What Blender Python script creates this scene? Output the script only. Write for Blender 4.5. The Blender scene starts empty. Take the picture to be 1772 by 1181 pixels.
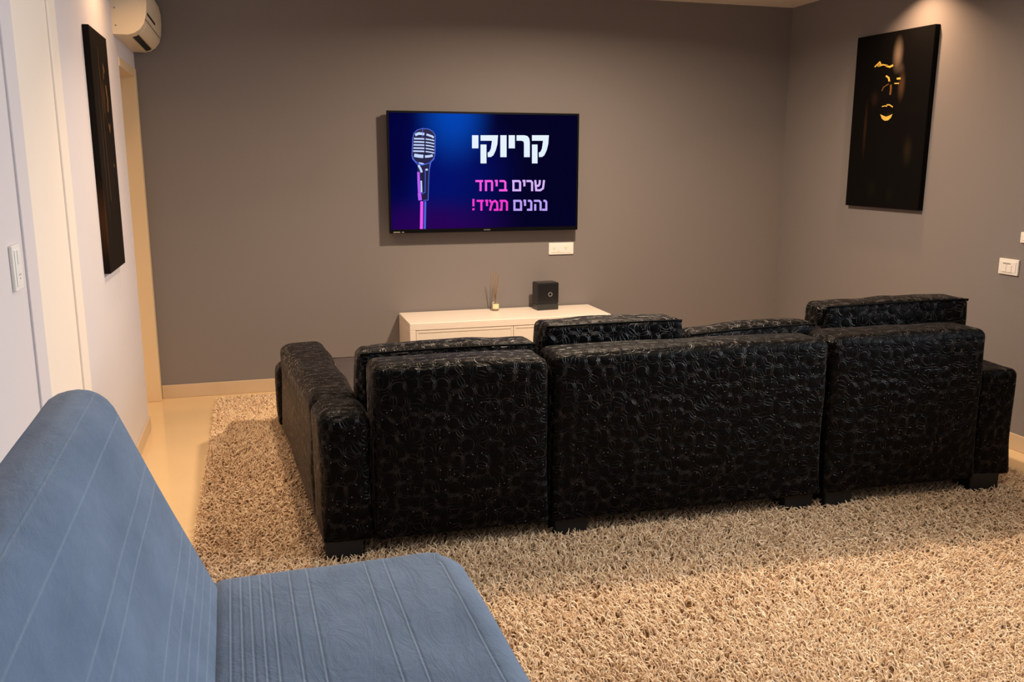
import bpy, bmesh, math, random
import numpy as np
from mathutils import Vector, Matrix
random.seed(7)
rng = np.random.default_rng(11)
SC = bpy.context.scene
COL = SC.collection

# ------------------------------------------------------------------ camera
CAM_H = 1.4
F_PX, PITCH, YAW, ROLL = 1519.65, 0.2006, 0.28, 0.0012
cam_d = bpy.data.cameras.new('camera')
cam_d.sensor_width = 36.0
cam_d.lens = F_PX / 1772 * 36.0
cam_d.clip_start = 0.02
cam = bpy.data.objects.new('camera', cam_d)
COL.objects.link(cam)
cy, sy, cp, sp = math.cos(YAW), math.sin(YAW), math.cos(PITCH), math.sin(PITCH)
fw = Vector((sy*cp, cy*cp, -sp)); rt = Vector((cy, -sy, 0)); up = rt.cross(fw)
rt2 = rt*math.cos(ROLL) + up*math.sin(ROLL); up2 = -rt*math.sin(ROLL) + up*math.cos(ROLL)
M3 = Matrix((rt2, up2, -fw)).transposed()
cam.matrix_world = Matrix.Translation((0, 0, CAM_H)) @ M3.to_4x4()
SC.camera = cam

# ------------------------------------------------------------------ world, lights, exposure
w = bpy.data.worlds.new('world'); SC.world = w; w.use_nodes = True
w.node_tree.nodes['Background'].inputs[0].default_value = (0.75, 0.85, 1.0, 1)
w.node_tree.nodes['Background'].inputs[1].default_value = 0.5
SC.view_settings.view_transform = 'Standard'
SC.view_settings.look = 'None'
SC.view_settings.gamma = 1
SC.view_settings.use_curve_mapping = False
SC.view_settings.exposure = 0.0

def area(name, loc, size, power, color, rot=(0, 0, 0), spread=180, size_y=None, shape='DISK'):
    l = bpy.data.lights.new(name, 'AREA'); l.energy = power; l.color = color
    l.shape = shape; l.size = size; l.spread = math.radians(spread)
    if size_y: l.size_y = size_y
    o = bpy.data.objects.new(name, l); o.location = loc; o.rotation_euler = rot
    COL.objects.link(o); return o
WARM = (1.0, 0.765, 0.55)
WARM2 = (1.0, 0.60, 0.30)
CEIL = 2.43
XR_ = 3.564
# recessed ceiling lamps (the housings are above the frame)
area('ceiling_lamp_centre', (1.70, 4.0, CEIL-.03), .13, 80, WARM, spread=168)
area('ceiling_lamp_left', (0.3, 3.75, CEIL-.03), .12, 12, WARM, spread=115)
area('ceiling_lamp_near', (2.0, 1.9, CEIL-.03), .18, 7, WARM, spread=120)
area('ceiling_lamp_far_left', (-.36, 4.25, CEIL-.03), .08, 4.5, WARM2, spread=130)
area('ceiling_lamp_picture', (3.36, 4.20, CEIL-.02), .07, 7.5, (1.0, .62, .36), spread=120)
# daylight through an unseen right-wall window, added to light sofa bed and left wall
area('added_window_daylight', (XR_+.05, 1.85, 1.5), 1.3, 58, (0.82, 0.91, 1.0), rot=(math.radians(90), 0, math.radians(102)), spread=125, size_y=1.3, shape='RECTANGLE')

# ------------------------------------------------------------------ materials
def srgb(r, g, b):
    f = lambda c: (c/255/12.92) if c/255 <= .04045 else ((c/255+.055)/1.055)**2.4
    return (f(r), f(g), f(b), 1)
def mat(name, col, rough=.6, spec=.5, metal=0, noise=None, bump=None, coat=0, sheen=0):
    m = bpy.data.materials.new(name); m.use_nodes = True
    nt = m.node_tree; b = nt.nodes['Principled BSDF']
    b.inputs['Base Color'].default_value = col
    b.inputs['Roughness'].default_value = rough
    b.inputs['Specular IOR Level'].default_value = spec
    b.inputs['Metallic'].default_value = metal
    b.inputs['Coat Weight'].default_value = coat
    b.inputs['Sheen Weight'].default_value = sheen
    tc = nt.nodes.new('ShaderNodeTexCoord')
    if noise:   # (scale, amount)
        n = nt.nodes.new('ShaderNodeTexNoise'); n.inputs['Scale'].default_value = noise[0]; n.inputs['Detail'].default_value = 5
        nt.links.new(tc.outputs['Object'], n.inputs['Vector'])
        mx = nt.nodes.new('ShaderNodeMix'); mx.data_type = 'RGBA'
        a = noise[1]
        mx.inputs[6].default_value = tuple(c*(1-a) for c in col[:3])+(1,)
        mx.inputs[7].default_value = tuple(min(1, c*(1+a)) for c in col[:3])+(1,)
        nt.links.new(n.outputs['Fac'], mx.inputs[0]); nt.links.new(mx.outputs[2], b.inputs['Base Color'])
    if bump:    # (scale, strength, distance)
        n = nt.nodes.new('ShaderNodeTexNoise'); n.inputs['Scale'].default_value = bump[0]; n.inputs['Detail'].default_value = 4
        nt.links.new(tc.outputs['Object'], n.inputs['Vector'])
        bp = nt.nodes.new('ShaderNodeBump'); bp.inputs['Strength'].default_value = bump[1]; bp.inputs['Distance'].default_value = bump[2]
        nt.links.new(n.outputs['Fac'], bp.inputs['Height']); nt.links.new(bp.outputs['Normal'], b.inputs['Normal'])
    return m
def emit_mat(name, col, s=1.0):
    m = bpy.data.materials.new(name); m.use_nodes = True; nt = m.node_tree
    b = nt.nodes['Principled BSDF']; b.inputs['Base Color'].default_value = (0, 0, 0, 1)
    b.inputs['Roughness'].default_value = .3
    b.inputs['Emission Color'].default_value = col; b.inputs['Emission Strength'].default_value = s
    return m

M_GREY = mat('taupe_wall_paint', srgb(130, 124, 122), .85, .25, noise=(1.2, .03), bump=(260, .06, .002))
M_WHITE = mat('white_wall_paint', srgb(212, 206, 208), .8, .3, noise=(1.0, .02), bump=(240, .05, .002))
M_CEIL = mat('ceiling_paint', srgb(225, 220, 212), .9, .2)
M_CREAM = mat('cream_door_lacquer', srgb(246, 234, 220), .45, .4, noise=(2, .02))
M_CREAMW = mat('cream_casing', srgb(226, 200, 160), .5, .4, noise=(3, .03))
M_TILE = mat('beige_baseboard_tile', srgb(205, 182, 152), .3, .5, noise=(6, .10))
M_FLOOR = mat('polished_cream_marble', srgb(226, 196, 150), .16, .5, noise=(2.2, .10), coat=.2)
M_RUGB = mat('rug_backing', srgb(120, 88, 58), .95, .1)
M_CONS = mat('white_lacquer', srgb(238, 226, 212), .35, .5)
M_CONSD = mat('white_lacquer_door', srgb(232, 222, 206), .4, .5)
M_BLACKP = mat('black_plastic', (.008, .008, .009, 1), .35, .5)
M_BLACKG = mat('black_gloss', (.003, .003, .004, 1), .35, .15)
M_DARKG = mat('dark_grey_plastic', (.03, .03, .03, 1), .4, .5)
M_FOOT = mat('black_wooden_foot', (.009, .008, .008, 1), .55, .4)
M_CANVAS = mat('black_canvas', (.004, .0035, .003, 1), .6, .06, bump=(900, .1, .001))
M_GOLD = mat('gold_print', srgb(250, 196, 90), .4, .6, noise=(60, .3))
M_GOLDD = mat('dull_gold_print', srgb(120, 84, 36), .5, .4, noise=(60, .4))
M_SKIN1 = mat('soft_brown_print', srgb(60, 46, 36), .6, .2, noise=(40, .3))
M_ACW = mat('ac_white_plastic', srgb(236, 218, 188), .4, .5)
M_SLOT = mat('vent_dark', (.01, .01, .01, 1), .6, .3)
M_PLATE = mat('white_socket_plastic', srgb(240, 236, 230), .35, .5)
M_PLATEG = mat('socket_grey_recess', srgb(150, 142, 136), .5, .4)
M_REED = mat('rattan_reed', srgb(140, 108, 78), .8, .2)
M_LABEL = mat('cream_paper_label', srgb(240, 225, 180), .7, .2)
M_SEAM = mat('blue_thread', srgb(128, 150, 172), .8, .2)
M_CHROME = mat('silver_plastic', (.55, .55, .55, 1), .3, .5, metal=.8)

# glass of the diffuser
M_GLASS = bpy.data.materials.new('diffuser_glass'); M_GLASS.use_nodes = True
_b = M_GLASS.node_tree.nodes['Principled BSDF']
_b.inputs['Base Color'].default_value = (1, .9, .75, 1); _b.inputs['Transmission Weight'].default_value = .9
_b.inputs['Roughness'].default_value = .05; _b.inputs['IOR'].default_value = 1.45
M_OIL = mat('amber_oil', srgb(220, 170, 90), .1, .5); M_OIL.node_tree.nodes['Principled BSDF'].inputs['Transmission Weight'].default_value = .6

def black_upholstery(name='black_embossed_fabric', lspec=.38, la=(.009, .0082, .008, 1), lb=(.019, .010, .0065, 1)):
    m = bpy.data.materials.new(name); m.use_nodes = True
    nt = m.node_tree; N = nt.nodes; L = nt.links; b = N['Principled BSDF']
    uv = N.new('ShaderNodeUVMap'); uv.uv_map = 'uv'
    # gentle distortion of the ring lattice
    nz = N.new('ShaderNodeTexNoise'); nz.inputs['Scale'].default_value = 9; L.new(uv.outputs[0], nz.inputs['Vector'])
    sc = N.new('ShaderNodeVectorMath'); sc.operation = 'SCALE'; sc.inputs['Scale'].default_value = .02; L.new(nz.outputs['Color'], sc.inputs[0])
    ad = N.new('ShaderNodeVectorMath'); ad.operation = 'ADD'; L.new(uv.outputs[0], ad.inputs[0]); L.new(sc.outputs[0], ad.inputs[1])
    lines = []
    for feat, rad, wd in (('F1', .50, .055), ('F2', .66, .045)):
        v = N.new('ShaderNodeTexVoronoi'); v.voronoi_dimensions = '2D'; v.feature = feat
        v.inputs['Scale'].default_value = 21; v.inputs['Randomness'].default_value = .55
        L.new(ad.outputs[0], v.inputs['Vector'])
        s = N.new('ShaderNodeMath'); s.operation = 'SUBTRACT'; s.inputs[1].default_value = rad; L.new(v.outputs['Distance'], s.inputs[0])
        a = N.new('ShaderNodeMath'); a.operation = 'ABSOLUTE'; L.new(s.outputs[0], a.inputs[0])
        r = N.new('ShaderNodeMapRange'); r.inputs[1].default_value = 0; r.inputs[2].default_value = wd
        r.inputs[3].default_value = 1; r.inputs[4].default_value = 0; L.new(a.outputs[0], r.inputs[0]); lines.append(r)
    ve = N.new('ShaderNodeTexVoronoi'); ve.voronoi_dimensions = '2D'; ve.feature = 'DISTANCE_TO_EDGE'
    ve.inputs['Scale'].default_value = 21; ve.inputs['Randomness'].default_value = .55; L.new(ad.outputs[0], ve.inputs['Vector'])
    r = N.new('ShaderNodeMapRange'); r.inputs[1].default_value = 0; r.inputs[2].default_value = .035; r.inputs[3].default_value = .9; r.inputs[4].default_value = 0
    L.new(ve.outputs['Distance'], r.inputs[0]); lines.append(r)
    mx = N.new('ShaderNodeMath'); mx.operation = 'MAXIMUM'; L.new(lines[0].outputs[0], mx.inputs[0]); L.new(lines[1].outputs[0], mx.inputs[1])
    mx2 = N.new('ShaderNodeMath'); mx2.operation = 'MAXIMUM'; L.new(mx.outputs[0], mx2.inputs[0]); L.new(lines[2].outputs[0], mx2.inputs[1])
    # worn, patchy line strength
    n2 = N.new('ShaderNodeTexNoise'); n2.inputs['Scale'].default_value = 26; n2.inputs['Detail'].default_value = 3; L.new(uv.outputs[0], n2.inputs['Vector'])
    r2 = N.new('ShaderNodeMapRange'); r2.inputs[1].default_value = .42; r2.inputs[2].default_value = .66; L.new(n2.outputs['Fac'], r2.inputs[0])
    ln = N.new('ShaderNodeMath'); ln.operation = 'MULTIPLY'; L.new(mx2.outputs[0], ln.inputs[0]); L.new(r2.outputs[0], ln.inputs[1])
    # tiny glitter points
    vg = N.new('ShaderNodeTexVoronoi'); vg.voronoi_dimensions = '2D'; vg.inputs['Scale'].default_value = 60; L.new(uv.outputs[0], vg.inputs['Vector'])
    rg = N.new('ShaderNodeMapRange'); rg.inputs[1].default_value = .06; rg.inputs[2].default_value = .12; rg.inputs[3].default_value = 1; rg.inputs[4].default_value = 0; L.new(vg.outputs['Distance'], rg.inputs[0])
    sp_ = N.new('ShaderNodeSeparateColor'); L.new(vg.outputs['Color'], sp_.inputs[0])
    gt = N.new('ShaderNodeMath'); gt.operation = 'GREATER_THAN'; gt.inputs[1].default_value = .93; L.new(sp_.outputs[0], gt.inputs[0])
    gl = N.new('ShaderNodeMath'); gl.operation = 'MULTIPLY'; L.new(rg.outputs[0], gl.inputs[0]); L.new(gt.outputs[0], gl.inputs[1])
    cm = N.new('ShaderNodeMix'); cm.data_type = 'RGBA'
    cm.inputs[6].default_value = (.0012, .0011, .0011, 1); cm.inputs[7].default_value = (.024, .019, .017, 1); L.new(ln.outputs[0], cm.inputs[0])
    cm2 = N.new('ShaderNodeMix'); cm2.data_type = 'RGBA'; cm2.inputs[7].default_value = (.28, .26, .25, 1)
    L.new(cm.outputs[2], cm2.inputs[6]); L.new(gl.outputs[0], cm2.inputs[0]); L.new(cm2.outputs[2], b.inputs['Base Color'])
    rr = N.new('ShaderNodeMapRange'); rr.inputs[3].default_value = .46; rr.inputs[4].default_value = .33; L.new(ln.outputs[0], rr.inputs[0]); L.new(rr.outputs[0], b.inputs['Roughness'])
    sl = N.new('ShaderNodeMapRange'); sl.inputs[3].default_value = .07; sl.inputs[4].default_value = lspec; L.new(ln.outputs[0], sl.inputs[0]); L.new(sl.outputs[0], b.inputs['Specular IOR Level'])
    b.inputs['Sheen Roughness'].default_value = .22; b.inputs['Sheen Tint'].default_value = (1, .84, .74, 1)
    sr = N.new('ShaderNodeMapRange'); sr.inputs[3].default_value = .10; sr.inputs[4].default_value = .45; L.new(ln.outputs[0], sr.inputs[0]); L.new(sr.outputs[0], b.inputs['Sheen Weight'])
    bp = N.new('ShaderNodeBump'); bp.inputs['Strength'].default_value = .45; bp.inputs['Distance'].default_value = .003
    L.new(mx2.outputs[0], bp.inputs['Height'])
    n3 = N.new('ShaderNodeTexNoise'); n3.inputs['Scale'].default_value = 16; n3.inputs['Detail'].default_value = 3; L.new(uv.outputs[0], n3.inputs['Vector'])
    bp2 = N.new('ShaderNodeBump'); bp2.inputs['Strength'].default_value = .35; bp2.inputs['Distance'].default_value = .010
    L.new(n3.outputs['Fac'], bp2.inputs['Height']); L.new(bp.outputs['Normal'], bp2.inputs['Normal'])
    # puffed cells of the quilted weave
    vc = N.new('ShaderNodeTexVoronoi'); vc.voronoi_dimensions = '2D'; vc.feature = 'SMOOTH_F1'; vc.inputs['Scale'].default_value = 21; vc.inputs['Randomness'].default_value = .55; vc.inputs['Smoothness'].default_value = .5
    L.new(ad.outputs[0], vc.inputs['Vector'])
    bp3 = N.new('ShaderNodeBump'); bp3.invert = True; bp3.inputs['Strength'].default_value = .55; bp3.inputs['Distance'].default_value = .006
    L.new(vc.outputs['Distance'], bp3.inputs['Height']); L.new(bp2.outputs['Normal'], bp3.inputs['Normal']); L.new(bp3.outputs['Normal'], b.inputs['Normal'])
    # reddish drift of the woven thread
    n4 = N.new('ShaderNodeTexNoise'); n4.inputs['Scale'].default_value = 3.5; L.new(uv.outputs[0], n4.inputs['Vector'])
    r4 = N.new('ShaderNodeMapRange'); r4.inputs[1].default_value = .42; r4.inputs[2].default_value = .62; L.new(n4.outputs['Fac'], r4.inputs[0])
    tm = N.new('ShaderNodeMix'); tm.data_type = 'RGBA'; tm.inputs[6].default_value = la; tm.inputs[7].default_value = lb
    L.new(r4.outputs[0], tm.inputs[0]); L.new(tm.outputs[2], cm.inputs[7])
    return m
M_BLACK = black_upholstery()
M_BLACK_LIT = black_upholstery('black_embossed_fabric_lit', .8, (.05, .044, .041, 1), (.055, .042, .036, 1))  # same fabric; light on the cushion tops is put into paler lines
M_SEAT = mat('charcoal_smooth_fabric', (.050, .040, .041, 1), .55, .4, noise=(8, .15), bump=(30, .2, .004))

def blue_fabric():
    m = bpy.data.materials.new('blue_brushed_velour'); m.use_nodes = True
    nt = m.node_tree; N = nt.nodes; L = nt.links; b = N['Principled BSDF']
    tc = N.new('ShaderNodeTexCoord')
    n = N.new('ShaderNodeTexNoise'); n.inputs['Scale'].default_value = 5; n.inputs['Detail'].default_value = 8; n.inputs['Roughness'].default_value = .7; L.new(tc.outputs['Object'], n.inputs['Vector'])
    mx = N.new('ShaderNodeMix'); mx.data_type = 'RGBA'; mx.inputs[6].default_value = srgb(76, 99, 126); mx.inputs[7].default_value = srgb(100, 121, 148)
    r = N.new('ShaderNodeMapRange'); r.inputs[1].default_value = .3; r.inputs[2].default_value = .7; L.new(n.outputs['Fac'], r.inputs[0]); L.new(r.outputs[0], mx.inputs[0])
    at = N.new('ShaderNodeAttribute'); at.attribute_name = 'fold_highlight'  # highlight along the seam folds, painted as a lighter blue line
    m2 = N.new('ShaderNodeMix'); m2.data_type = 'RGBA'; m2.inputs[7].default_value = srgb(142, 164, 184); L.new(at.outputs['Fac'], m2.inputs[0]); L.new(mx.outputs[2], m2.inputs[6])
    L.new(m2.outputs[2], b.inputs['Base Color'])
    b.inputs['Roughness'].default_value = .85; b.inputs['Specular IOR Level'].default_value = .2
    b.inputs['Sheen Weight'].default_value = .25; b.inputs['Sheen Roughness'].default_value = .5
    # brushed nap + wrinkles
    mp = N.new('ShaderNodeMapping'); mp.inputs['Scale'].default_value = (1, .35, 1); L.new(tc.outputs['Object'], mp.inputs[0])
    n2 = N.new('ShaderNodeTexNoise'); n2.inputs['Scale'].default_value = 15; n2.inputs['Detail'].default_value = 7; n2.inputs['Roughness'].default_value = .68; n2.inputs['Distortion'].default_value = 1.2; L.new(mp.outputs[0], n2.inputs['Vector'])
    bp = N.new('ShaderNodeBump'); bp.inputs['Strength'].default_value = .55; bp.inputs['Distance'].default_value = .012; L.new(n2.outputs['Fac'], bp.inputs['Height'])
    n3 = N.new('ShaderNodeTexNoise'); n3.inputs['Scale'].default_value = 420; L.new(tc.outputs['Object'], n3.inputs['Vector'])
    bp2 = N.new('ShaderNodeBump'); bp2.inputs['Strength'].default_value = .25; bp2.inputs['Distance'].default_value = .0015; L.new(n3.outputs['Fac'], bp2.inputs['Height'])
    L.new(bp.outputs['Normal'], bp2.inputs['Normal']); L.new(bp2.outputs['Normal'], b.inputs['Normal'])
    return m
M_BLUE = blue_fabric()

def rug_fibre():
    m = bpy.data.materials.new('rug_shag_fibre'); m.use_nodes = True
    nt = m.node_tree; N = nt.nodes; L = nt.links; b = N['Principled BSDF']
    at = N.new('ShaderNodeAttribute'); at.attribute_name = 'tone'
    tc = N.new('ShaderNodeTexCoord')
    n = N.new('ShaderNodeTexNoise'); n.inputs['Scale'].default_value = 3.2; n.inputs['Detail'].default_value = 3; L.new(tc.outputs['Object'], n.inputs['Vector'])
    ad = N.new('ShaderNodeMath'); ad.operation = 'MULTIPLY_ADD'; ad.inputs[1].default_value = .5; L.new(n.outputs['Fac'], ad.inputs[0]); L.new(at.outputs['Fac'], ad.inputs[2])
    mx = N.new('ShaderNodeMix'); mx.data_type = 'RGBA'; mx.inputs[6].default_value = srgb(214, 176, 132); mx.inputs[7].default_value = srgb(250, 224, 186)
    r = N.new('ShaderNodeMapRange'); r.inputs[1].default_value = .2; r.inputs[2].default_value = 1.2; L.new(ad.outputs[0], r.inputs[0]); L.new(r.outputs[0], mx.inputs[0])
    L.new(mx.outputs[2], b.inputs['Base Color'])
    b.inputs['Roughness'].default_value = .6; b.inputs['Specular IOR Level'].default_value = .3; b.inputs['Sheen Weight'].default_value = .3
    return m
M_RUG = rug_fibre()

def screen_mat():
    m = bpy.data.materials.new('lit_screen'); m.use_nodes = True
    nt = m.node_tree; N = nt.nodes; L = nt.links; b = N['Principled BSDF']
    b.inputs['Base Color'].default_value = (.001, .001, .002, 1); b.inputs['Roughness'].default_value = .5; b.inputs['Specular IOR Level'].default_value = .0
    uv = N.new('ShaderNodeUVMap'); uv.uv_map = 'uv'
    def blob(cx, cyy, sx, sy_, c0, prev):
        mp = N.new('ShaderNodeMapping'); mp.vector_type = 'POINT'
        mp.inputs['Location'].default_value = (-cx/sx, -cyy/sy_, 0); mp.inputs['Scale'].default_value = (1/sx, 1/sy_, 1)
        L.new(uv.outputs[0], mp.inputs[0])
        ln = N.new('ShaderNodeVectorMath'); ln.operation = 'LENGTH'; L.new(mp.outputs[0], ln.inputs[0])
        r = N.new('ShaderNodeMapRange'); r.interpolation_type = 'SMOOTHERSTEP'; r.inputs[1].default_value = 0; r.inputs[2].default_value = 1; r.inputs[3].default_value = 1; r.inputs[4].default_value = 0
        L.new(ln.outputs['Value'], r.inputs[0])
        mx = N.new('ShaderNodeMix'); mx.data_type = 'RGBA'; mx.blend_type = 'MIX'
        L.new(r.outputs[0], mx.inputs[0]); mx.inputs[7].default_value = c0
        if isinstance(prev, tuple): mx.inputs[6].default_value = prev
        else: L.new(prev, mx.inputs[6])
        return mx.outputs[2]
    c = blob(.25, .45, .55, .9, srgb(0, 14, 104), srgb(0, 0, 34))
    c = blob(.33, 1.02, .26, .62, srgb(0, 66, 176), c)
    c = blob(.02, .60, .22, .8, srgb(0, 0, 60), c)
    c = blob(.20, .0, .60, .36, srgb(38, 0, 84), c)
    L.new(c, b.inputs['Emission Color']); b.inputs['Emission Strength'].default_value = 1.0
    return m
M_SCREEN = screen_mat()

# ------------------------------------------------------------------ helpers
def link(name, me, m, parent=None, smooth=False):
    o = bpy.data.objects.new(name, me); COL.objects.link(o)
    if m: me.materials.append(m)
    if parent: o.parent = parent
    if smooth:
        for p in me.polygons: p.use_smooth = True
    return o
def obj(name, bm, m, parent=None, smooth=False):
    bmesh.ops.recalc_face_normals(bm, faces=bm.faces)
    me = bpy.data.meshes.new(name); bm.to_mesh(me); bm.free()
    return link(name, me, m, parent, smooth)
def tag(o, label=None, cat=None, group=None, kind=None):
    if label: o['label'] = label
    if cat: o['category'] = cat
    if group: o['group'] = group
    if kind: o['kind'] = kind
    return o
def empty(name, loc=(0, 0, 0), rz=0):
    o = bpy.data.objects.new(name, None); COL.objects.link(o)
    o.location = loc; o.rotation_euler = (0, 0, rz); o.empty_display_size = .1
    return o
def add_box(bm, x0, x1, y0, y1, z0, z1, bev=0, seg=2):
    vs = [bm.verts.new(p) for p in ((x0,y0,z0),(x1,y0,z0),(x1,y1,z0),(x0,y1,z0),(x0,y0,z1),(x1,y0,z1),(x1,y1,z1),(x0,y1,z1))]
    fs = [bm.faces.new([vs[i] for i in f]) for f in ((0,3,2,1),(4,5,6,7),(0,1,5,4),(1,2,6,5),(2,3,7,6),(3,0,4,7))]
    if bev:
        es = list({e for f in fs for e in f.edges})
        bmesh.ops.bevel(bm, geom=es, offset=bev, segments=seg, affect='EDGES', profile=.5)
def box(name, x0, x1, y0, y1, z0, z1, m, parent=None, bev=0, seg=2):
    bm = bmesh.new(); add_box(bm, x0, x1, y0, y1, z0, z1, bev, seg)
    return obj(name, bm, m, parent)
def add_tube(bm, pts, r, n=8, cap=True):
    pts = [Vector(p) for p in pts]; rings = []
    for i, p in enumerate(pts):
        d = (pts[min(i+1, len(pts)-1)] - pts[max(i-1, 0)]).normalized()
        a = d.orthogonal().normalized() if i == 0 else (pa - d*pa.dot(d)).normalized()
        pa = a; b = d.cross(a)
        rr = r[i] if isinstance(r, (list, tuple)) else r
        rings.append([bm.verts.new(p + (a*math.cos(2*math.pi*k/n) + b*math.sin(2*math.pi*k/n))*rr) for k in range(n)])
    for i in range(len(rings)-1):
        for k in range(n):
            bm.faces.new((rings[i][k], rings[i][(k+1) % n], rings[i+1][(k+1) % n], rings[i+1][k]))
    if cap:
        bm.faces.new(rings[0][::-1]); bm.faces.new(rings[-1])
def tube(name, pts, r, m, parent=None, n=8):
    bm = bmesh.new(); add_tube(bm, pts, r, n); return obj(name, bm, m, parent, True)
def add_lathe(bm, prof, cx, cyy, n=24):
    rings = [[bm.verts.new((cx+r*math.cos(2*math.pi*k/n), cyy+r*math.sin(2*math.pi*k/n), z)) for k in range(n)] for r, z in prof]
    for i in range(len(rings)-1):
        for k in range(n): bm.faces.new((rings[i][k], rings[i][(k+1) % n], rings[i+1][(k+1) % n], rings[i+1][k]))
    bm.faces.new(rings[0][::-1]); bm.faces.new(rings[-1])

def snoise(p, f, seed):
    """cheap smooth pseudo noise of numpy points (n,3)"""
    r = np.random.default_rng(seed); out = np.zeros(len(p))
    for k in range(7):
        d = r.normal(size=3); d /= np.linalg.norm(d)
        out += np.sin((p @ d)*f*(.6+r.random()*1.2) + r.random()*6.28)
    return out/3.2

def soft_hex(name, corners, r, m, parent=None, res=.03, puff=0.0, wrinkle=0.0, wf=20, seed=1, puff_faces='xXyYzZ', sag=None, sharp_bottom=False):
    """rounded, softly puffed box filling a general hexahedron.
    corners: (x0y0, x1y0, x1y1, x0y1) bottom then top, each an (x,y,z)."""
    C = np.array(corners, float)
    Lx = np.linalg.norm(C[1]-C[0]); Ly = np.linalg.norm(C[3]-C[0]); Lz = np.linalg.norm(C[4]-C[0])
    D = np.array([Lx, Ly, Lz]); r = min(r, D.min()*.49)
    def coords(Lk):
        n = max(2, int(round((Lk-2*r)/res))); inner = np.linspace(-Lk/2+r, Lk/2-r, n+1)
        a = np.linspace(0, 1, 5)[:-1]
        e = -Lk/2 + r*(1-np.cos(a*math.pi/2))*1.0
        e = -Lk/2 + r*a
        return np.concatenate([e, inner, -e[::-1]])
    cs = [coords(k) for k in D]
    verts = {}; V = []; F = []; UV = []
    def vid(key, p):
        if key not in verts: verts[key] = len(V); V.append(p)
        return verts[key]
    for ax in range(3):
        b, c = [(1, 2), (0, 2), (0, 1)][ax]
        for side in (0, 1):
            ia = 0 if side == 0 else len(cs[ax])-1
            for i in range(len(cs[b])-1):
                for j in range(len(cs[c])-1):
                    q = []
                    for di, dj in ((0, 0), (1, 0), (1, 1), (0, 1)):
                        key = [0, 0, 0]; key[ax] = ia; key[b] = i+di; key[c] = j+dj
                        p = [cs[0][key[0]], cs[1][key[1]], cs[2][key[2]]]
                        q.append((vid(tuple(key), p), (cs[b][i+di] + .37*ax + .11*side, cs[c][j+dj] + .23*ax)))
                    if (side == 1) ^ (ax == 1): pass
                    else: q = q[::-1]
                    F.append([t[0] for t in q]); UV.append([t[1] for t in q])
    P = np.array(V)
    half = D/2
    rv = np.full((len(P), 1), r)
    if sharp_bottom:
        k = np.clip((P[:, 2:3]+half[2])/(.35*D[2]), 0, 1); k = k*k*(3-2*k)
        rv = np.maximum(.006, r*(.30+.70*k))
        rv = np.where(P[:, 2:3] < -half[2]+r, np.maximum(.006, r*.25), rv)
    inner = half - rv
    base = np.clip(P, -inner, inner); d = P-base
    ln = np.linalg.norm(d, axis=1, keepdims=True)
    nrm = d/np.maximum(ln, 1e-9)
    Q = base + nrm*rv
    u = P/half
    if puff:
        for ax in range(3):
            b, c = [(1, 2), (0, 2), (0, 1)][ax]
            wgt = (1-np.abs(u[:, b])**2.4)*(1-np.abs(u[:, c])**2.4)
            for side, ch in ((-1, 'xyz'[ax]), (1, 'XYZ'[ax])):
                if ch in puff_faces:
                    msk = (u[:, ax]*side > .999)
                    Q[msk, ax] += side*puff*wgt[msk]
    if wrinkle:
        Q += nrm*(wrinkle*snoise(Q, wf, seed))[:, None]
    if sag is not None: Q = sag(Q, D)
    t = Q/D + .5
    def tri(t):
        x, y, z = t[:, 0:1], t[:, 1:2], t[:, 2:3]
        lo = C[0]*(1-x)*(1-y)+C[1]*x*(1-y)+C[2]*x*y+C[3]*(1-x)*y
        hi = C[4]*(1-x)*(1-y)+C[5]*x*(1-y)+C[6]*x*y+C[7]*(1-x)*y
        return lo*(1-z)+hi*z
    W = tri(t)
    me = bpy.data.meshes.new(name); me.from_pydata([tuple(x) for x in W], [], F)
    uvl = me.uv_layers.new(name='uv'); k = 0
    for f in UV:
        for q in f: uvl.data[k].uv = q; k += 1
    bm = bmesh.new(); bm.from_mesh(me); bmesh.ops.recalc_face_normals(bm, faces=bm.faces); bm.to_mesh(me); bm.free()
    return link(name, me, m, parent, True)
def hexc(x0, x1, y0, y1, z0, z1):
    return [(x0,y0,z0),(x1,y0,z0),(x1,y1,z0),(x0,y1,z0),(x0,y0,z1),(x1,y0,z1),(x1,y1,z1),(x0,y1,z1)]

# ================================================================== SETTING
XL, XR, YB, YF = -.6165, 3.564, 5.515, -1.6
def struct(o): o['kind'] = 'structure'; return o
struct(box('floor', XL-1.2, XR+.15, YF-.15, YB+.15, -.08, 0, M_FLOOR))
struct(box('ceiling', XL-1.2, XR+.15, YF-.15, YB+.15, CEIL, CEIL+.1, M_CEIL))
struct(box('wall_back', XL-.0, XR+.15, YB, YB+.15, 0, CEIL, M_GREY))
bm = bmesh.new()
add_box(bm, XR, XR+.15, YF, 1.1, 0, CEIL); add_box(bm, XR, XR+.15, 2.6, YB, 0, CEIL)
add_box(bm, XR, XR+.15, 1.1, 2.6, 0, .8); add_box(bm, XR, XR+.15, 1.1, 2.6, 2.2, CEIL)  # window opening added out of view for the daylight lamp
struct(obj('wall_right', bm, M_GREY))
struct(box('wall_front', XL, XR, YF-.15, YF, 0, CEIL, M_WHITE))
# left wall: pieces round the closet door and the doorway in the far corner
D1a, D1b, D1h = 2.79, 3.25, 2.06
D2a, D2b, D2h = 4.87, 5.47, 1.91
bm = bmesh.new()
T = .14
add_box(bm, XL-T, XL, YF, D1a, 0, CEIL)
add_box(bm, XL-T, XL, D1a, D1b, D1h, CEIL)
add_box(bm, XL-T, XL, D1b, D2a, 0, CEIL)
add_box(bm, XL-T, XL, D2a, D2b, D2h, CEIL)
add_box(bm, XL-T, XL, D2b, YB+.15, 0, CEIL)
struct(obj('wall_left', bm, M_WHITE))

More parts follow.
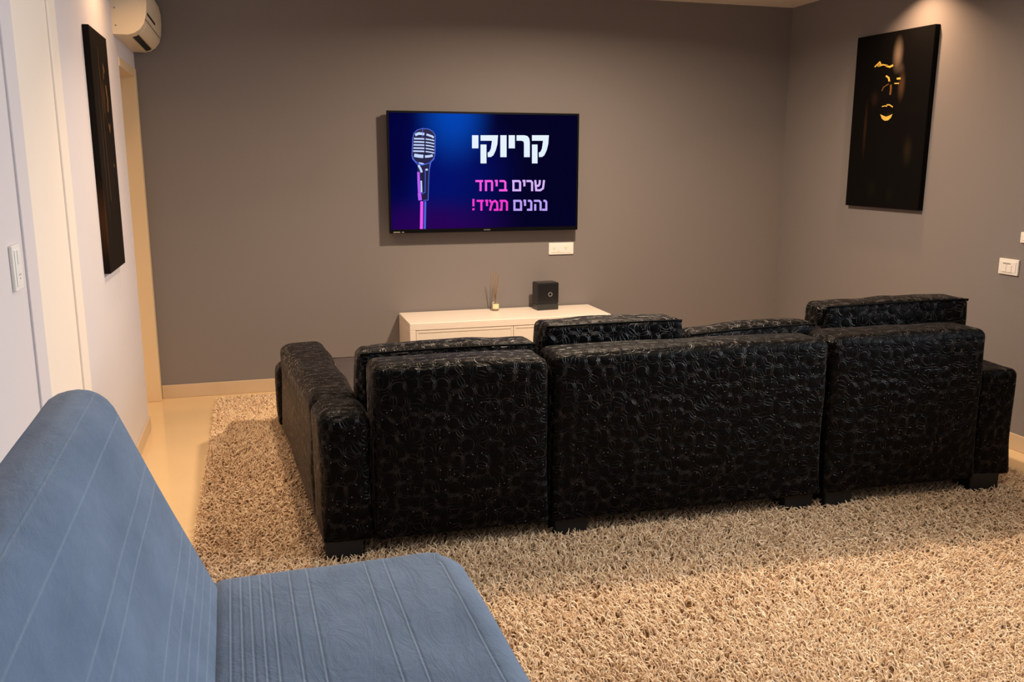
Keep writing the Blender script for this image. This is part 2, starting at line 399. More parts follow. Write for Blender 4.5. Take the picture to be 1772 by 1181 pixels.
# near door in the left wall
d1 = struct(empty('door_1', (XL, (D1a+D1b)/2, 0)))
def rel(bmf, parent): pass
def pbox(name, parent, x0, x1, y0, y1, z0, z1, m, bev=0, seg=2):
    lx, ly, lz = parent.location
    return box(name, x0-lx, x1-lx, y0-ly, y1-ly, z0-lz, z1-lz, m, parent, bev, seg)
pbox('door_leaf', d1, XL-.045, XL+.003, D1a+.005, D1b-.005, .008, D1h-.006, M_CREAM, .002, 1)
ly = d1.location[1]
bm = bmesh.new()
add_box(bm, -.02, .010, D1b-.002-ly, D1b+.118-ly, 0, D1h, .005)
add_box(bm, -.02, .010, D1a-.002-ly, D1b+.118-ly, D1h+.001, D1h+.09, .005)
obj('door_casing', bm, M_CREAM, d1)
bm = bmesh.new(); add_box(bm, -.006, .006, D1a-.012-ly, D1a+.003-ly, 0, D1h, .002)
obj('door_edge_strip', bm, M_CREAM, d1)
bm = bmesh.new(); add_box(bm, -.003, .007, D1a-.135-ly, D1a-.013-ly, 0, CEIL-.01, .003)
obj('plaster_edge_strip', bm, M_WHITE, d1)
# doorway in the far left corner: jamb linings, head and a closed leaf at the back of the reveal
d2 = struct(empty('door_2', (XL, (D2a+D2b)/2, 0))); ly = d2.location[1]
bm = bmesh.new(); add_box(bm, -T, .006, D2b-.03-ly, D2b+.04-ly, 0, D2h, .003)
obj('door_jamb', bm, M_CREAMW, d2)
bm = bmesh.new(); add_box(bm, -T, -.004, D2a-ly, D2a+.025-ly, 0, D2h, .003)
obj('door_jamb', bm, M_CREAMW, d2)
bm = bmesh.new(); add_box(bm, -T, .004, D2a-ly, D2b+.04-ly, D2h-.045, D2h, .003)
obj('door_head', bm, M_CREAMW, d2)
bm = bmesh.new(); add_box(bm, -T-.005, -T+.035, D2a+.027-ly, D2b-.032-ly, .008, D2h-.047)
obj('door_leaf', bm, M_CREAM, d2)

# baseboards
BH = .081
def baseboard(name, x0, x1, y0, y1, n, axis):
    root = struct(empty(name, ((x0+x1)/2, (y0+y1)/2, 0)))
    cx, cyy = root.location[0], root.location[1]
    for i in range(n):
        if axis == 'x':
            a = x0+(x1-x0)*i/n; b = x0+(x1-x0)*(i+1)/n-.0015; bb = (a-cx, b-cx, y0-cyy, y1-cyy)
        else:
            a = y0+(y1-y0)*i/n; b = y0+(y1-y0)*(i+1)/n-.0015; bb = (x0-cx, x1-cx, a-cyy, b-cyy)
        bm = bmesh.new(); add_box(bm, *bb, 0, BH, .002, 1); obj('baseboard_tile', bm, M_TILE, root)
baseboard('baseboard_back', XL+.008, XR, YB-.012, YB, 5, 'x')
baseboard('baseboard_right', XR-.012, XR, YF, YB-.012, 8, 'y')
bm = bmesh.new(); add_box(bm, XL, XL+.010, D1b+.12, D2a-.002, 0, .072, .002, 1); add_box(bm, XL, XL+.010, YF, D1a-.137, 0, .072, .002, 1)
struct(obj('baseboard_left', bm, M_TILE))

# ================================================================== RUG
RX0, RX1, RY0, RY1 = -.295, 3.27, .95, 5.35
rug = tag(empty('shag_rug', ((RX0+RX1)/2, (RY0+RY1)/2, 0)), 'large beige long-pile shag rug under the black sectional sofa', 'rug')
rcx, rcy = rug.location[0], rug.location[1]
bm = bmesh.new(); add_box(bm, RX0+.02-rcx, RX1-.02-rcx, RY0+.02-rcy, RY1-.02-rcy, 0.0, .010, .004, 1)
obj('backing', bm, M_RUGB, rug)
SOFA_FEET = [(.165, .30, 2.95, 3.06), (1.015, 1.145, 2.935, 3.04), (1.985, 2.115, 2.91, 3.02), (2.165, 2.295, 2.90, 3.01), (2.865, 3.015, 2.875, 2.985)]
def strands(x, y, L, wd, seg, seed):
    r = np.random.default_rng(seed); n = len(x)
    # swirled pile direction
    base = 2.2*np.sin(x*2.1+.6*np.sin(y*1.7)) + 1.7*np.cos(y*2.6+x*.8)
    ang = base*.6 + r.normal(0, 1.25, n)
    lean = .35 + r.random(n)*.9
    curl = r.normal(0, 1.0, n)
    z0 = .009
    pts = np.zeros((n, seg+1, 3)); pts[:, 0, 0] = x; pts[:, 0, 1] = y; pts[:, 0, 2] = z0
    a = ang.copy(); th = lean*.35
    st = L/seg
    tg = np.zeros((n, seg+1, 3))
    for k in range(seg):
        t = np.stack([np.sin(th)*np.cos(a), np.sin(th)*np.sin(a), np.cos(th)], 1)
        tg[:, k] = t
        pts[:, k+1] = pts[:, k] + t*st[:, None]
        pts[:, k+1, 2] = np.maximum(pts[:, k+1, 2], .012)
        th = np.minimum(th + lean*(1.5/seg)*1.3, 1.9); a = a + curl*.6
    tg[:, seg] = tg[:, seg-1]
    return pts, tg
def build_strands(x, y, L, wd, seg, ns, seed):
    pts, tg = strands(x, y, L, wd, seg, seed); n = len(x)
    up_ = np.array([.13, .21, .97])
    s1 = np.cross(tg, up_); s1 /= np.linalg.norm(s1, axis=2, keepdims=True)+1e-9
    s2 = np.cross(tg, s1)
    prof = np.array([1.0, 1.1, 1.0, .35])[:seg+1] if seg == 3 else np.array([1, 1.1, .35])
    V = np.zeros((n, seg+1, ns, 3))
    for k in range(ns):
        if ns == 2: c, s = (1 if k else -1), 0
        else: c, s = math.cos(2*math.pi*k/ns+.5), math.sin(2*math.pi*k/ns+.5)
        V[:, :, k] = pts + (s1*c + s2*s)*(wd[:, None, None]*prof[None, :, None]*.5)
    idx = np.arange(n*(seg+1)*ns).reshape(n, seg+1, ns)
    F = []
    for j in range(seg):
        for k in range(ns if ns > 2 else 1):
            k2 = (k+1) % ns
            F.append(np.stack([idx[:, j, k], idx[:, j, k2], idx[:, j+1, k2], idx[:, j+1, k]], 1))
    tone = np.repeat(np.random.default_rng(seed+5).random(n), (seg+1)*ns)
    return V.reshape(-1, 3), np.concatenate(F), tone
def fill(x0, x1, y0, y1, dens):
    n = int((x1-x0)*(y1-y0)*dens); return rng.uniform(x0, x1, n), rng.uniform(y0, y1, n)
allV, allF, allT = [], [], []; off = 0
def cull(x, y):
    keep = np.ones(len(x), bool)
    for a, b, c, d in SOFA_FEET + [(a, b, 3.72, 3.83) for a, b in ((1.015, 1.145), (1.985, 2.115), (2.165, 2.295), (2.865, 3.015))]:
        keep &= ~((x > a-.005) & (x < b+.005) & (y > c-.005) & (y < d+.005))
    # outside what any nearby view could see: beneath the closed sofa bodies
    keep &= ~((x > .45) & (x < 2.8) & (y > 3.2) & (y < 3.75))
    keep &= ~((x > .25) & (x < .85) & (y > 3.25) & (y < 4.45))
    return keep
regions = [(RX0, RX1, 1.15, 2.15, 15500, 3, 3), (RX0, RX1, 2.15, 3.2, 12500, 3, 3), (RX0, .3, 3.2, 5.35, 12000, 3, 3),
           (.3, RX1, 3.2, 5.35, 6000, 2, 2), (2.9, RX1, 3.2, 4.4, 7000, 3, 3), (RX0, RX1, RY0, 1.15, 7000, 2, 2)]
for i, (x0, x1, y0, y1, dens, seg, ns) in enumerate(regions):
    x, y = fill(x0, x1, y0, y1, dens)
    k = cull(x, y); x, y = x[k], y[k]
    L = rng.uniform(.026, .044, len(x)); wd = rng.uniform(.0038, .0062, len(x))
    if y0 >= 3.2: wd *= 1.15
    edge = np.minimum.reduce([x-RX0, RX1-x, y-RY0, RY1-y]); L *= np.clip(.55+edge*12, .55, 1)
    V, F, T_ = build_strands(x, y, L, wd, seg, ns, 31+i)
    allV.append(V); allF.append(F+off); allT.append(T_); off += len(V)
V = np.concatenate(allV); F = np.concatenate(allF); T_ = np.concatenate(allT)
V[:, 0] -= rcx; V[:, 1] -= rcy
me = bpy.data.meshes.new('pile')
me.vertices.add(len(V)); me.vertices.foreach_set('co', V.astype(np.float32).ravel())
me.loops.add(F.size); me.loops.foreach_set('vertex_index', F.astype(np.int32).ravel())
me.polygons.add(len(F)); me.polygons.foreach_set('loop_start', np.arange(0, F.size, 4, dtype=np.int32))
me.update(calc_edges=True)
at = me.attributes.new('tone', 'FLOAT', 'POINT'); at.data.foreach_set('value', T_.astype(np.float32))
me.polygons.foreach_set('use_smooth', np.ones(len(F), bool))
pile = link('pile', me, M_RUG, rug); pile['kind'] = 'stuff'

# ================================================================== BLACK SECTIONAL SOFA
sofa = tag(empty('sectional_sofa', (1.6, 2.9, 0)), 'black corner sofa in embossed ring-patterned fabric, seen from behind, facing the television', 'sofa')
ox, oy = 1.6, 2.9
def S(c): return [(p[0]-ox, p[1]-oy, p[2]) for p in c]
def yb(x): return 2.935 - .026*(x-.16)          # rear line of the sofa
def hexq(x0, x1, dy0, dy1, z0, z1, tilt=0):
    return [(x0, yb(x0)+dy0, z0), (x1, yb(x1)+dy0, z0), (x1, yb(x1)+dy1, z0), (x0, yb(x0)+dy1, z0),
            (x0, yb(x0)+dy0+tilt, z1), (x1, yb(x1)+dy0+tilt, z1), (x1, yb(x1)+dy1, z1), (x0, yb(x0)+dy1, z1)]
ZB = .085
# three back panels
for i, (a, b, z) in enumerate(((.345, .981, .712), (.993, 2.128, .722), (2.140, 2.872, .730))):
    soft_hex('backrest', S(hexq(a, b, 0, .20, ZB, z)), .035, M_BLACK, sofa, .04, .008, .0022, 22, 3+i, 'yYZ', sharp_bottom=True)
# left arm: low rear block, then the long arm of the chaise
soft_hex('armrest', S([(.158, 2.945, ZB), (.343, 2.94, ZB), (.335, 3.17, ZB), (.146, 3.17, ZB),
                       (.158, 2.945, .552), (.343, 2.94, .555), (.335, 3.17, .560), (.146, 3.17, .560)]), .045, M_BLACK, sofa, .03, .006, .003, 25, 11, 'yZ', sharp_bottom=True)
soft_hex('chaise_armrest', S([(.146, 3.165, ZB), (.333, 3.165, ZB), (.285, 4.48, ZB), (.068, 4.44, ZB),
                       (.146, 3.165, .562), (.333, 3.165, .562), (.285, 4.48, .515), (.068, 4.44, .515)]), .045, M_BLACK, sofa, .03, .010, .004, 20, 12, 'xXZ', sharp_bottom=True)
# chaise base and cushion, extending past the arm
soft_hex('chaise_base', S([(.290, 3.15, ZB), (.98, 3.13, ZB), (.98, 4.66, ZB), (.21, 4.66, ZB),
                       (.290, 3.15, .29), (.98, 3.13, .29), (.98, 4.66, .29), (.21, 4.66, .29)]), .02, M_BLACK, sofa, .06)
soft_hex('chaise_front', S([(.050, 4.45, ZB), (.98, 4.49, ZB), (.98, 4.68, ZB), (.045, 4.68, ZB),
                       (.050, 4.45, .395), (.98, 4.49, .375), (.98, 4.68, .365), (.045, 4.68, .385)]), .05, M_BLACK, sofa, .04, .008, .003, 20, 15, 'xXZ', sharp_bottom=True)
soft_hex('chaise_seat', S([(.330, 3.13, .285), (.98, 3.11, .285), (.98, 4.55, .285), (.285, 4.55, .285),
                       (.330, 3.13, .415), (.98, 3.11, .415), (.98, 4.55, .405), (.285, 4.55, .405)]), .035, M_SEAT, sofa, .05, .01, .002, 14, 16, 'Z')
# seats of the other modules
for i, (a, b) in enumerate(((.995, 1.56), (1.565, 2.128), (2.142, 2.868))):
    soft_hex('seat_base', S(hexq(a, b, .19, .93, ZB, .28)), .02, M_BLACK, sofa, .07)
    soft_hex('seat_cushion', S(hexq(a, b, .19, .95, .282, .42)), .04, M_SEAT, sofa, .06, .012, .002, 14, 20+i, 'Z')
# right arm
soft_hex('armrest', S(hexq(2.878, 3.062, .015, .95, ZB, .548)), .030, M_BLACK, sofa, .03, .006, .0025, 22, 31, 'yZX', sharp_bottom=True)
# feet
def foot(x0, x1, y0, y1):
    bm = bmesh.new(); add_box(bm, x0-ox, x1-ox, y0-oy, y1-oy, .010, ZB+.012, .004, 1)
    # tapered sole
    for v in bm.verts:
        if v.co.z < .02: v.co.x += .004*(1 if v.co.x < (x0+x1)/2-ox else -1)
    o = obj('foot', bm, M_FOOT, sofa)
for a, b, c, d in SOFA_FEET: foot(a, b, c, d)
for a, b in ((1.015, 1.145), (1.985, 2.115), (2.165, 2.295), (2.865, 3.015)): foot(a, b, 3.72, 3.83)
foot(.10, .22, 4.50, 4.61); foot(.84, .96, 4.50, 4.61)

# loose back cushions (each could be lifted away)
def cushion(label, corners, seed, r=.045, puff=.012, seam_z=.5, wr=.004, sag=None):
    wr = wr*.9
    C = np.array(corners); c0 = C.mean(0); c0[2] = C[:, 2].min()
    o = tag(empty('back_cushion', tuple(c0)), label, 'cushion', 'loose back cushions of the black sofa')
    loc = [tuple(p-c0) for p in C]
    soft_hex('cover', loc, r, M_BLACK_LIT, o, .022, puff, wr, 22, seed, 'xXyYZ', sag)
    # piping along the rear upper edge, running down both rear corners
    e = .004; A_, B_ = Vector(loc[4]), Vector(loc[5]); A0_, B0_ = Vector(loc[0]), Vector(loc[1])
    q = r*.22
    pts = [A_+Vector((q*1.6, q, -q*2.4)), A_+Vector((q*.9, q*.9, -q*1.1))]
    nseg = 14
    for k in range(1, nseg): pts.append(A_.lerp(B_, k/nseg)+Vector((0, q*1.1, -q*1.1+puff*.25*math.sin(math.pi*k/nseg))))
    pts += [B_+Vector((-q*.9, q*.9, -q*1.1)), B_+Vector((-q*1.6, q, -q*2.4))]
    tube('piping', pts, .0042, M_BLACK, o, 6)
    return o
def CQ(x0, x1, ya, ybk, z0, z1, l=0, rr=0):
    # ya rear / ybk front distance behind the sofa's rear line; l, rr raise the left and right top ends
    return [(x0, yb(x0)+ya, z0), (x1, yb(x1)+ya, z0), (x1, yb(x1)+ybk, z0), (x0, yb(x0)+ybk, z0),
            (x0, yb(x0)+ya, z1+l), (x1, yb(x1)+ya, z1+rr), (x1, yb(x1)+ybk-.01, z1+rr), (x0, yb(x0)+ybk-.01, z1+l)]
cushion('leftmost loose back cushion, slumped low behind the left sofa module beside the long arm', CQ(.326, 1.004, .228, .39, .435, .725, -.006, .000), 41, .03, .014)
cushion('tall back cushion, second from the left, just in front of the white console', CQ(1.036, 1.608, .224, .39, .437, .788, 0, .002), 42, .024, .010)
cushion('third back cushion from the left, sunk low between the two taller cushions', CQ(1.640, 2.218, .228, .38, .437, .742, -.014, .006), 43, .03, .014)
cushion('rightmost and highest back cushion, standing tall above the right end of the black sofa', CQ(2.252, 2.962, .224, .385, .560, .820, -.004, .004), 44, .024, .010)

# ================================================================== BLUE FUTON SOFA (foreground)
fut = tag(empty('sofa_bed', (-.12, 1.15, 0), math.radians(1.6)), 'blue velour click-clack sofa bed with stitched pleats, close in the left foreground', 'sofa')
YL = .93   # half length
def groove_prof(s, seams, depth=.0045, wd=.007):
    d = np.zeros_like(s)
    for q in seams:      # one-sided stitched pleat: crisp step, then a soft run-out
        t = (s-q)
        d -= depth*.30*np.exp(-((t-.0012)/.0022)**2)
        d += depth*.22*np.exp(-((t+.0025)/.0024)**2)
        d += np.where(t > 0, depth*.18*np.exp(-t/(wd*2.2)), 0)
    return d
def seam_samples(lo, hi, seams, base=.02):
    s = list(np.arange(lo, hi, base)) + [hi]
    for q in seams: s += [q+k*.0018 for k in range(-6, 9)]
    s = np.array(sorted(v for v in s if lo <= v <= hi)); keep = [0]
    for i in range(1, len(s)):
        if s[i]-s[keep[-1]] > .0013: keep.append(i)
    return s[keep]
def loop_slab(name, path, seams, y0, y1, rnd, m, parent, wr=.004, seed=5, endsoft=.07, yshape=None):
    """closed cross-section path (x,z polyline, dense) swept along y with softly rounded ends.
    path: function s->(x,z,nx,nz) sampled by arc length on array; seams in same s."""
    pts, nx, nz, s = path
    ny = 70
    ys = np.concatenate([y0+rnd*(1-np.cos(np.linspace(0, math.pi/2, 9))), np.linspace(y0+rnd, y1-rnd, ny)[1:-1], y1-rnd*(1-np.cos(np.linspace(math.pi/2, 0, 9)))])
    cen = pts.mean(0); V = []
    g = groove_prof(s, seams)
    for y in ys:
        e = min(y-y0, y1-y); k = 0 if e >= rnd else rnd-math.sqrt(max(rnd**2-(rnd-e)**2, 0))
        P3 = np.stack([pts[:, 0], np.full(len(pts), y), pts[:, 1]], 1)
        wv = wr*(snoise(P3, 9, seed) + .5*snoise(P3*np.array([1, .6, 1]), 24, seed+1))
        fade = min(1, e/.12)
        dd = g*(.35+.65*fade) + wv*.6 - k
        q = pts + np.stack([nx, nz], 1)*dd[:, None]
        for i in range(len(pts)): V.append((q[i, 0], y, q[i, 1]))
    n = len(pts); F = []
    for j in range(len(ys)-1):
        for i in range(n):
            a = j*n+i; b = j*n+(i+1) % n
            F.append((a, b, b+n, a+n))
    F.append(tuple(range(n))[::-1]); F.append(tuple((len(ys)-1)*n+i for i in range(n)))
    if yshape: V = [yshape(v) for v in V]
    me = bpy.data.meshes.new(name); me.from_pydata(V, [], F)
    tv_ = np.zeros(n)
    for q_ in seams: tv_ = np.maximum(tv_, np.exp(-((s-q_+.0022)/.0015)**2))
    at_ = me.attributes.new('fold_highlight', 'FLOAT', 'POINT'); at_.data.foreach_set('value', np.tile(tv_*.34, len(ys)).astype(np.float32))
    bm = bmesh.new(); bm.from_mesh(me); bmesh.ops.recalc_face_normals(bm, faces=bm.faces); bm.to_mesh(me); bm.free()
    return link(name, me, m, parent, True)
def make_path(ctrl, seams, base=.02):
    """ctrl: list of (x,z) dense-ish outline starting at s=0; resampled with seam refinement"""
    P = np.array(ctrl+[ctrl[0]], float)
    L = np.concatenate([[0], np.cumsum(np.linalg.norm(np.diff(P, axis=0), axis=1))])
    s = seam_samples(0, L[-1]-.004, seams, base)
    x = np.interp(s, L, P[:, 0]); z = np.interp(s, L, P[:, 1])
    xa = np.interp((s+.008) % L[-1], L, P[:, 0]); za = np.interp((s+.008) % L[-1], L, P[:, 1])
    xb = np.interp((s-.008) % L[-1], L, P[:, 0]); zb = np.interp((s-.008) % L[-1], L, P[:, 1])
    tx, tz = xa-xb, za-zb; l = np.hypot(tx, tz)+1e-9
    Q = np.stack([x, z], 1); N_ = np.stack([tz/l, -tx/l], 1)
    if ((Q-Q.mean(0))*N_).sum() < 0: N_ = -N_
    return Q, N_[:, 0], N_[:, 1], s
def round_outline(corners, n=8):
    """corners: (x,z,r) of a convex outline; returns points with arcs"""
    out = []
    m_ = len(corners)
    for i in range(m_):
        p0 = Vector(corners[i-1][:2]); p = Vector(corners[i][:2]); p1 = Vector(corners[(i+1) % m_][:2]); r = corners[i][2]
        a = (p0-p).normalized(); b = (p1-p).normalized(); ang = a.angle(b)
        t = min(r/math.tan(ang/2), (p0-p).length*.49, (p1-p).length*.49); r = t*math.tan(ang/2)
        c = p + (a+b).normalized()*(r/math.sin(ang/2))
        s0 = p+a*t-c; s1 = p+b*t-c
        A0 = math.atan2(s0.y, s0.x); dA = (math.atan2(s1.y, s1.x)-A0+math.pi) % (2*math.pi)-math.pi
        for k in range(n+1): out.append((c.x+r*math.cos(A0+dA*k/n), c.y+r*math.sin(A0+dA*k/n)))
    return out
def outline_s(path_pts, fx):  # arc length on outline where predicate satisfied
    P = np.array(path_pts+[path_pts[0]]); return P
fx, fy = fut.location[0], fut.location[1]
# seat: outline clockwise seen from -y : start at rear-bottom, up, along the top, down the front
seat_c = [(-.135-fx, .26, .036), (-.135-fx, .422, .036), (.484-fx, .425, .055), (.486-fx, .27, .04)]
ol = round_outline(seat_c)
P = np.array(ol+[ol[0]]); Ls = np.concatenate([[0], np.cumsum(np.linalg.norm(np.diff(P, axis=0), axis=1))])
def top_s(xw):   # arc length of the point on the top face at world-x xw
    tgt = xw-fx; best = None
    for i in range(len(P)-1):
        if P[i][1] > .40 and P[i+1][1] > .40 and (P[i][0]-tgt)*(P[i+1][0]-tgt) <= 0 and abs(P[i+1][0]-P[i][0]) > 1e-6:
            t = (tgt-P[i][0])/(P[i+1][0]-P[i][0]); best = Ls[i]+t*(Ls[i+1]-Ls[i])
    return best
seat_seams = [top_s(q) for q in (-.083, -.060, -.039, -.016, .008, .052, .094, .234, .282, .418)]
seat_seams = [q for q in seat_seams if q]
def plan_round(v):   # rounded plan corner at the far front of the seat
    x, y, z = v; R = .10; X1 = .476-fx
    cx_, cyy = X1-R, YL-R
    for sgn in (1, -1):
        if x > cx_ and y*sgn > cyy:
            u, w_ = (x-cx_)/R, (y*sgn-cyy)/R
            l = math.hypot(u, w_)
            if l > 0:
                k = max(u, w_)/l
                return (cx_+u*k*R, (cyy+w_*k*R)*sgn, z)
    return v
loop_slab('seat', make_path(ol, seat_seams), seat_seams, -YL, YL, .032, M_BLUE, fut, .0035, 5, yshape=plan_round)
# back: leaning slab with a rolled top
a0 = Vector((-.105, .40)); lean = Vector((-.195, .47)).normalized()
nb = Vector((-lean.y, lean.x))     # towards the wall
def bp_(t, d): q = a0 + lean*t + nb*d; return (q.x-fx, q.y)
back_c = [bp_(-.06, .0)+(.036,), bp_(.575, .0)+(.075,), bp_(.60, .145)+(.075,), bp_(-.06, .13)+(.036,)]
olb = round_outline(back_c[::-1], 10)
olb = olb[::-1]
P = np.array(olb+[olb[0]]); 
# rotate the list so that it starts at the lower front
i0 = min(range(len(olb)), key=lambda i: (Vector(olb[i])-Vector(bp_(-.02, 0))).length)
olb = olb[i0:]+olb[:i0]
P = np.array(olb+[olb[0]]); Lb = np.concatenate([[0], np.cumsum(np.linalg.norm(np.diff(P, axis=0), axis=1))])
def front_s(t):
    q = Vector(bp_(t, 0)); best = (9, 0)
    for i in range(len(P)-1):
        A = Vector(P[i]); B = Vector(P[i+1]); 
        if (B-A).length < 1e-7: continue
        k = max(0, min(1, (q-A).dot(B-A)/(B-A).length_squared)); d = (A+(B-A)*k-q).length
        if d < best[0]: best = (d, Lb[i]+k*(B-A).length)
    return best[1]
back_seams = sorted(front_s(t) for t in (.055, .09, .12, .155, .195, .325, .37, .495))
back_seams += [front_s(.575)]
pth = make_path(olb, back_seams)
# make normals point outward
cen = pth[0].mean(0)
if ((pth[0]-cen)*np.stack([pth[1], pth[2]], 1)).sum() < 0: pth = (pth[0], -pth[1], -pth[2], pth[3])
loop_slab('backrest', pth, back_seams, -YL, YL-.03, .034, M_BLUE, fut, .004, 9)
# frame and legs
bm = bmesh.new(); add_box(bm, -.10-fx, .43-fx, -YL+.06, YL-.07, .20, .275, .006, 1)
obj('frame', bm, M_DARKG, fut)
for lx_ in (-.05, .39):
    for lyy in (-YL+.12, YL-.14):
        bm = bmesh.new(); add_tube(bm, [(lx_-fx, lyy, .205), (lx_-fx, lyy, .011)], [.026, .018], 12); obj('leg', bm, M_CHROME, fut, True)
for lyy in (-YL+.3, YL-.32):
    bm = bmesh.new(); add_tube(bm, [(-.02-fx, lyy, .24), (-.16-fx, lyy, .30), (-.20-fx, lyy, .40)], .014, 8); obj('hinge', bm, M_DARKG, fut, True)

# ================================================================== TELEVISION
TY = 5.435
tv = tag(empty('television', (1.39, YB, 1.337)), 'flat wall-mounted television glowing blue with a microphone and Hebrew karaoke text', 'television')
def tvb(name, x0, x1, y0, y1, z0, z1, m, bev=0, seg=2): return pbox(name, tv, x0, x1, y0, y1, z0, z1, m, bev, seg)
TX0, TX1, TZ0, TZ1 = .777, 2.006, .970, 1.706
tvb('shell', TX0+.003, TX1-.003, TY+.006, TY+.045, TZ0+.003, TZ1-.003, M_BLACKP, .004)
bm = bmesh.new(); lx, ly, lz = tv.location
bz = .012
for a in ((TX0, TX1, TZ1-bz, TZ1), (TX0, TX1, TZ0, TZ0+.024), (TX0, TX0+bz, TZ0+.024, TZ1-bz), (TX1-bz, TX1, TZ0+.024, TZ1-bz)):
    add_box(bm, a[0]-lx, a[1]-lx, TY-.004-ly, TY+.008-ly, a[2]-lz, a[3]-lz)
obj('bezel', bm, M_BLACKG, tv)
tvb('wall_bracket', 1.19, 1.59, TY+.044, YB-.001, 1.2, 1.5, M_DARKG)
tvb('electronics_housing', 1.0, 1.78, TY+.044, TY+.062, 1.0, 1.35, M_BLACKP, .006)
me = bpy.data.meshes.new('screen')
sx0, sx1, sz0, sz1 = TX0+bz, TX1-bz, TZ0+.024, TZ1-bz
me.from_pydata([(sx0-lx, TY-ly, sz0-lz), (sx1-lx, TY-ly, sz0-lz), (sx1-lx, TY-ly, sz1-lz), (sx0-lx, TY-ly, sz1-lz)], [], [(0, 1, 2, 3)])
uvl = me.uv_layers.new(name='uv')
for k, q in enumerate(((0, 0), (1, 0), (1, 1), (0, 1))): uvl.data[k].uv = q
screen = link('screen', me, M_SCREEN, tv)

def hom(src, dst):   # 4-point bilinear map of drawing units onto the plane
    (x0, x1, y0, y1), (A, B, C_, D_) = src, dst   # A=(x0,y0) B=(x1,y0) C=(x0,y1) D=(x1,y1)
    def f(p):
        u, v = (p[0]-x0)/(x1-x0), (p[1]-y0)/(y1-y0)
        return tuple(A[i]*(1-u)*(1-v)+B[i]*u*(1-v)+C_[i]*(1-u)*v+D_[i]*u*v for i in (0, 1))
    return f
def strokes_obj(name, lines, f, plane, wd, m, parent, polys=()):
    """flat print: poly-lines of a width and filled outlines, in drawing units mapped by f to plane coords"""
    bm = bmesh.new(); P0 = parent.matrix_basis.translation if parent.parent is None else parent.parent.location
    def vert(q):
        w_ = plane(f(q)); return bm.verts.new((w_[0]-P0[0], w_[1]-P0[1], w_[2]-P0[2]))
    for ln in lines:
        w2 = wd
        if isinstance(ln, tuple): ln, w2 = ln
        pts = [Vector(p) for p in ln]
        L_, R_ = [], []
        for i, p in enumerate(pts):
            d0 = (p-pts[i-1]).normalized() if i else None
            d1_ = (pts[i+1]-p).normalized() if i < len(pts)-1 else None
            if d0 is None: n_ = Vector((-d1_.y, d1_.x)); k = 1
            elif d1_ is None: n_ = Vector((-d0.y, d0.x)); k = 1
            else:
                n0 = Vector((-d0.y, d0.x)); n1 = Vector((-d1_.y, d1_.x)); n_ = (n0+n1)
                n_ = n_.normalized() if n_.length > 1e-6 else n0
                k = min(1/max(n_.dot(n0), .3), 1.6)
            L_.append(vert(p+n_*w2/2*k)); R_.append(vert(p-n_*w2/2*k))
        for i in range(len(pts)-1): bm.faces.new((L_[i], L_[i+1], R_[i+1], R_[i]))
    for pg in polys: bm.faces.new([vert(q) for q in pg])
    me = bpy.data.meshes.new(name); bm.to_mesh(me); bm.free()
    return link(name, me, m, parent)
tf = hom((0, 1181, 0, 1181), ((1.242, 1.631), (1.88, 1.639), (1.235, 1.031), (1.888, 1.02)))
tplane = lambda q: (q[0], TY-.0012, q[1])
E_W = emit_mat('screen_white', srgb(226, 240, 255), 1.0)
E_LAV = emit_mat('screen_lavender', srgb(214, 178, 250), 1.0)
E_LILAC = emit_mat('screen_lilac', srgb(186, 158, 246), 1.0)
E_PINK = emit_mat('screen_pink', srgb(244, 84, 224), 1.0)
E_MAG = emit_mat('screen_magenta', srgb(240, 52, 206), 1.0)
def qof(x):
    return [[(x, 130), (x+208, 130), (x+200, 235), (x+180, 310), (x+152, 368), (x+125, 388), (x+86, 390), (x+84, 336), (x+104, 326), (x+122, 290), (x+136, 195), (x, 195)]]
def rect(a, b, c, d): return [[(a, b), (c, b), (c, d), (a, d)]]
polys = rect(115, 130, 190, 285) + qof(215) + rect(215, 240, 285, 465) + rect(450, 130, 525, 390) + rect(550, 130, 625, 285) \
    + [[(645, 130), (740, 130), (778, 140), (800, 168), (806, 215), (806, 390), (735, 390), (735, 222), (726, 202), (705, 195), (645, 195)]] \
    + qof(832) + rect(832, 240, 900, 465)
strokes_obj('title_lettering', [], tf, tplane, 10, E_W, screen, polys)
strokes_obj('lettering', [[(155, 678), (245, 678)], [(216, 680), (216, 800)], [(265, 678), (345, 678), (352, 694), (352, 800)], [(280, 680), (280, 800)], [(385, 676), (407, 676), (407, 742)],
    [(440, 678), (495, 678), (510, 694), (510, 790)], [(435, 790), (535, 790)]], tf, tplane, 25, E_PINK, screen)
strokes_obj('lettering', [[(593, 678), (676, 678), (688, 694), (688, 789), (608, 789), (608, 678)], [(718, 676), (740, 676), (740, 742)], [(765, 678), (818, 678), (834, 696), (834, 800)],
    [(872, 666), (884, 789), (935, 789), (968, 765), (980, 666)], [(929, 666), (925, 715), (912, 735), (880, 738)]], tf, tplane, 25, E_LAV, screen)
strokes_obj('lettering', [[(132, 895), (132, 985)], [(132, 1008), (132, 1034)], [(170, 918), (252, 918)], [(226, 920), (226, 1038)], [(270, 916), (292, 916), (292, 982)],
    [(322, 906), (352, 955), (340, 985), (328, 1038)], [(345, 940), (390, 918), (412, 940), (416, 1028), (372, 1028)],
    [(442, 918), (512, 918), (530, 936), (530, 1038)], [(468, 920), (464, 1026), (438, 1028)]], tf, tplane, 25, E_MAG, screen)
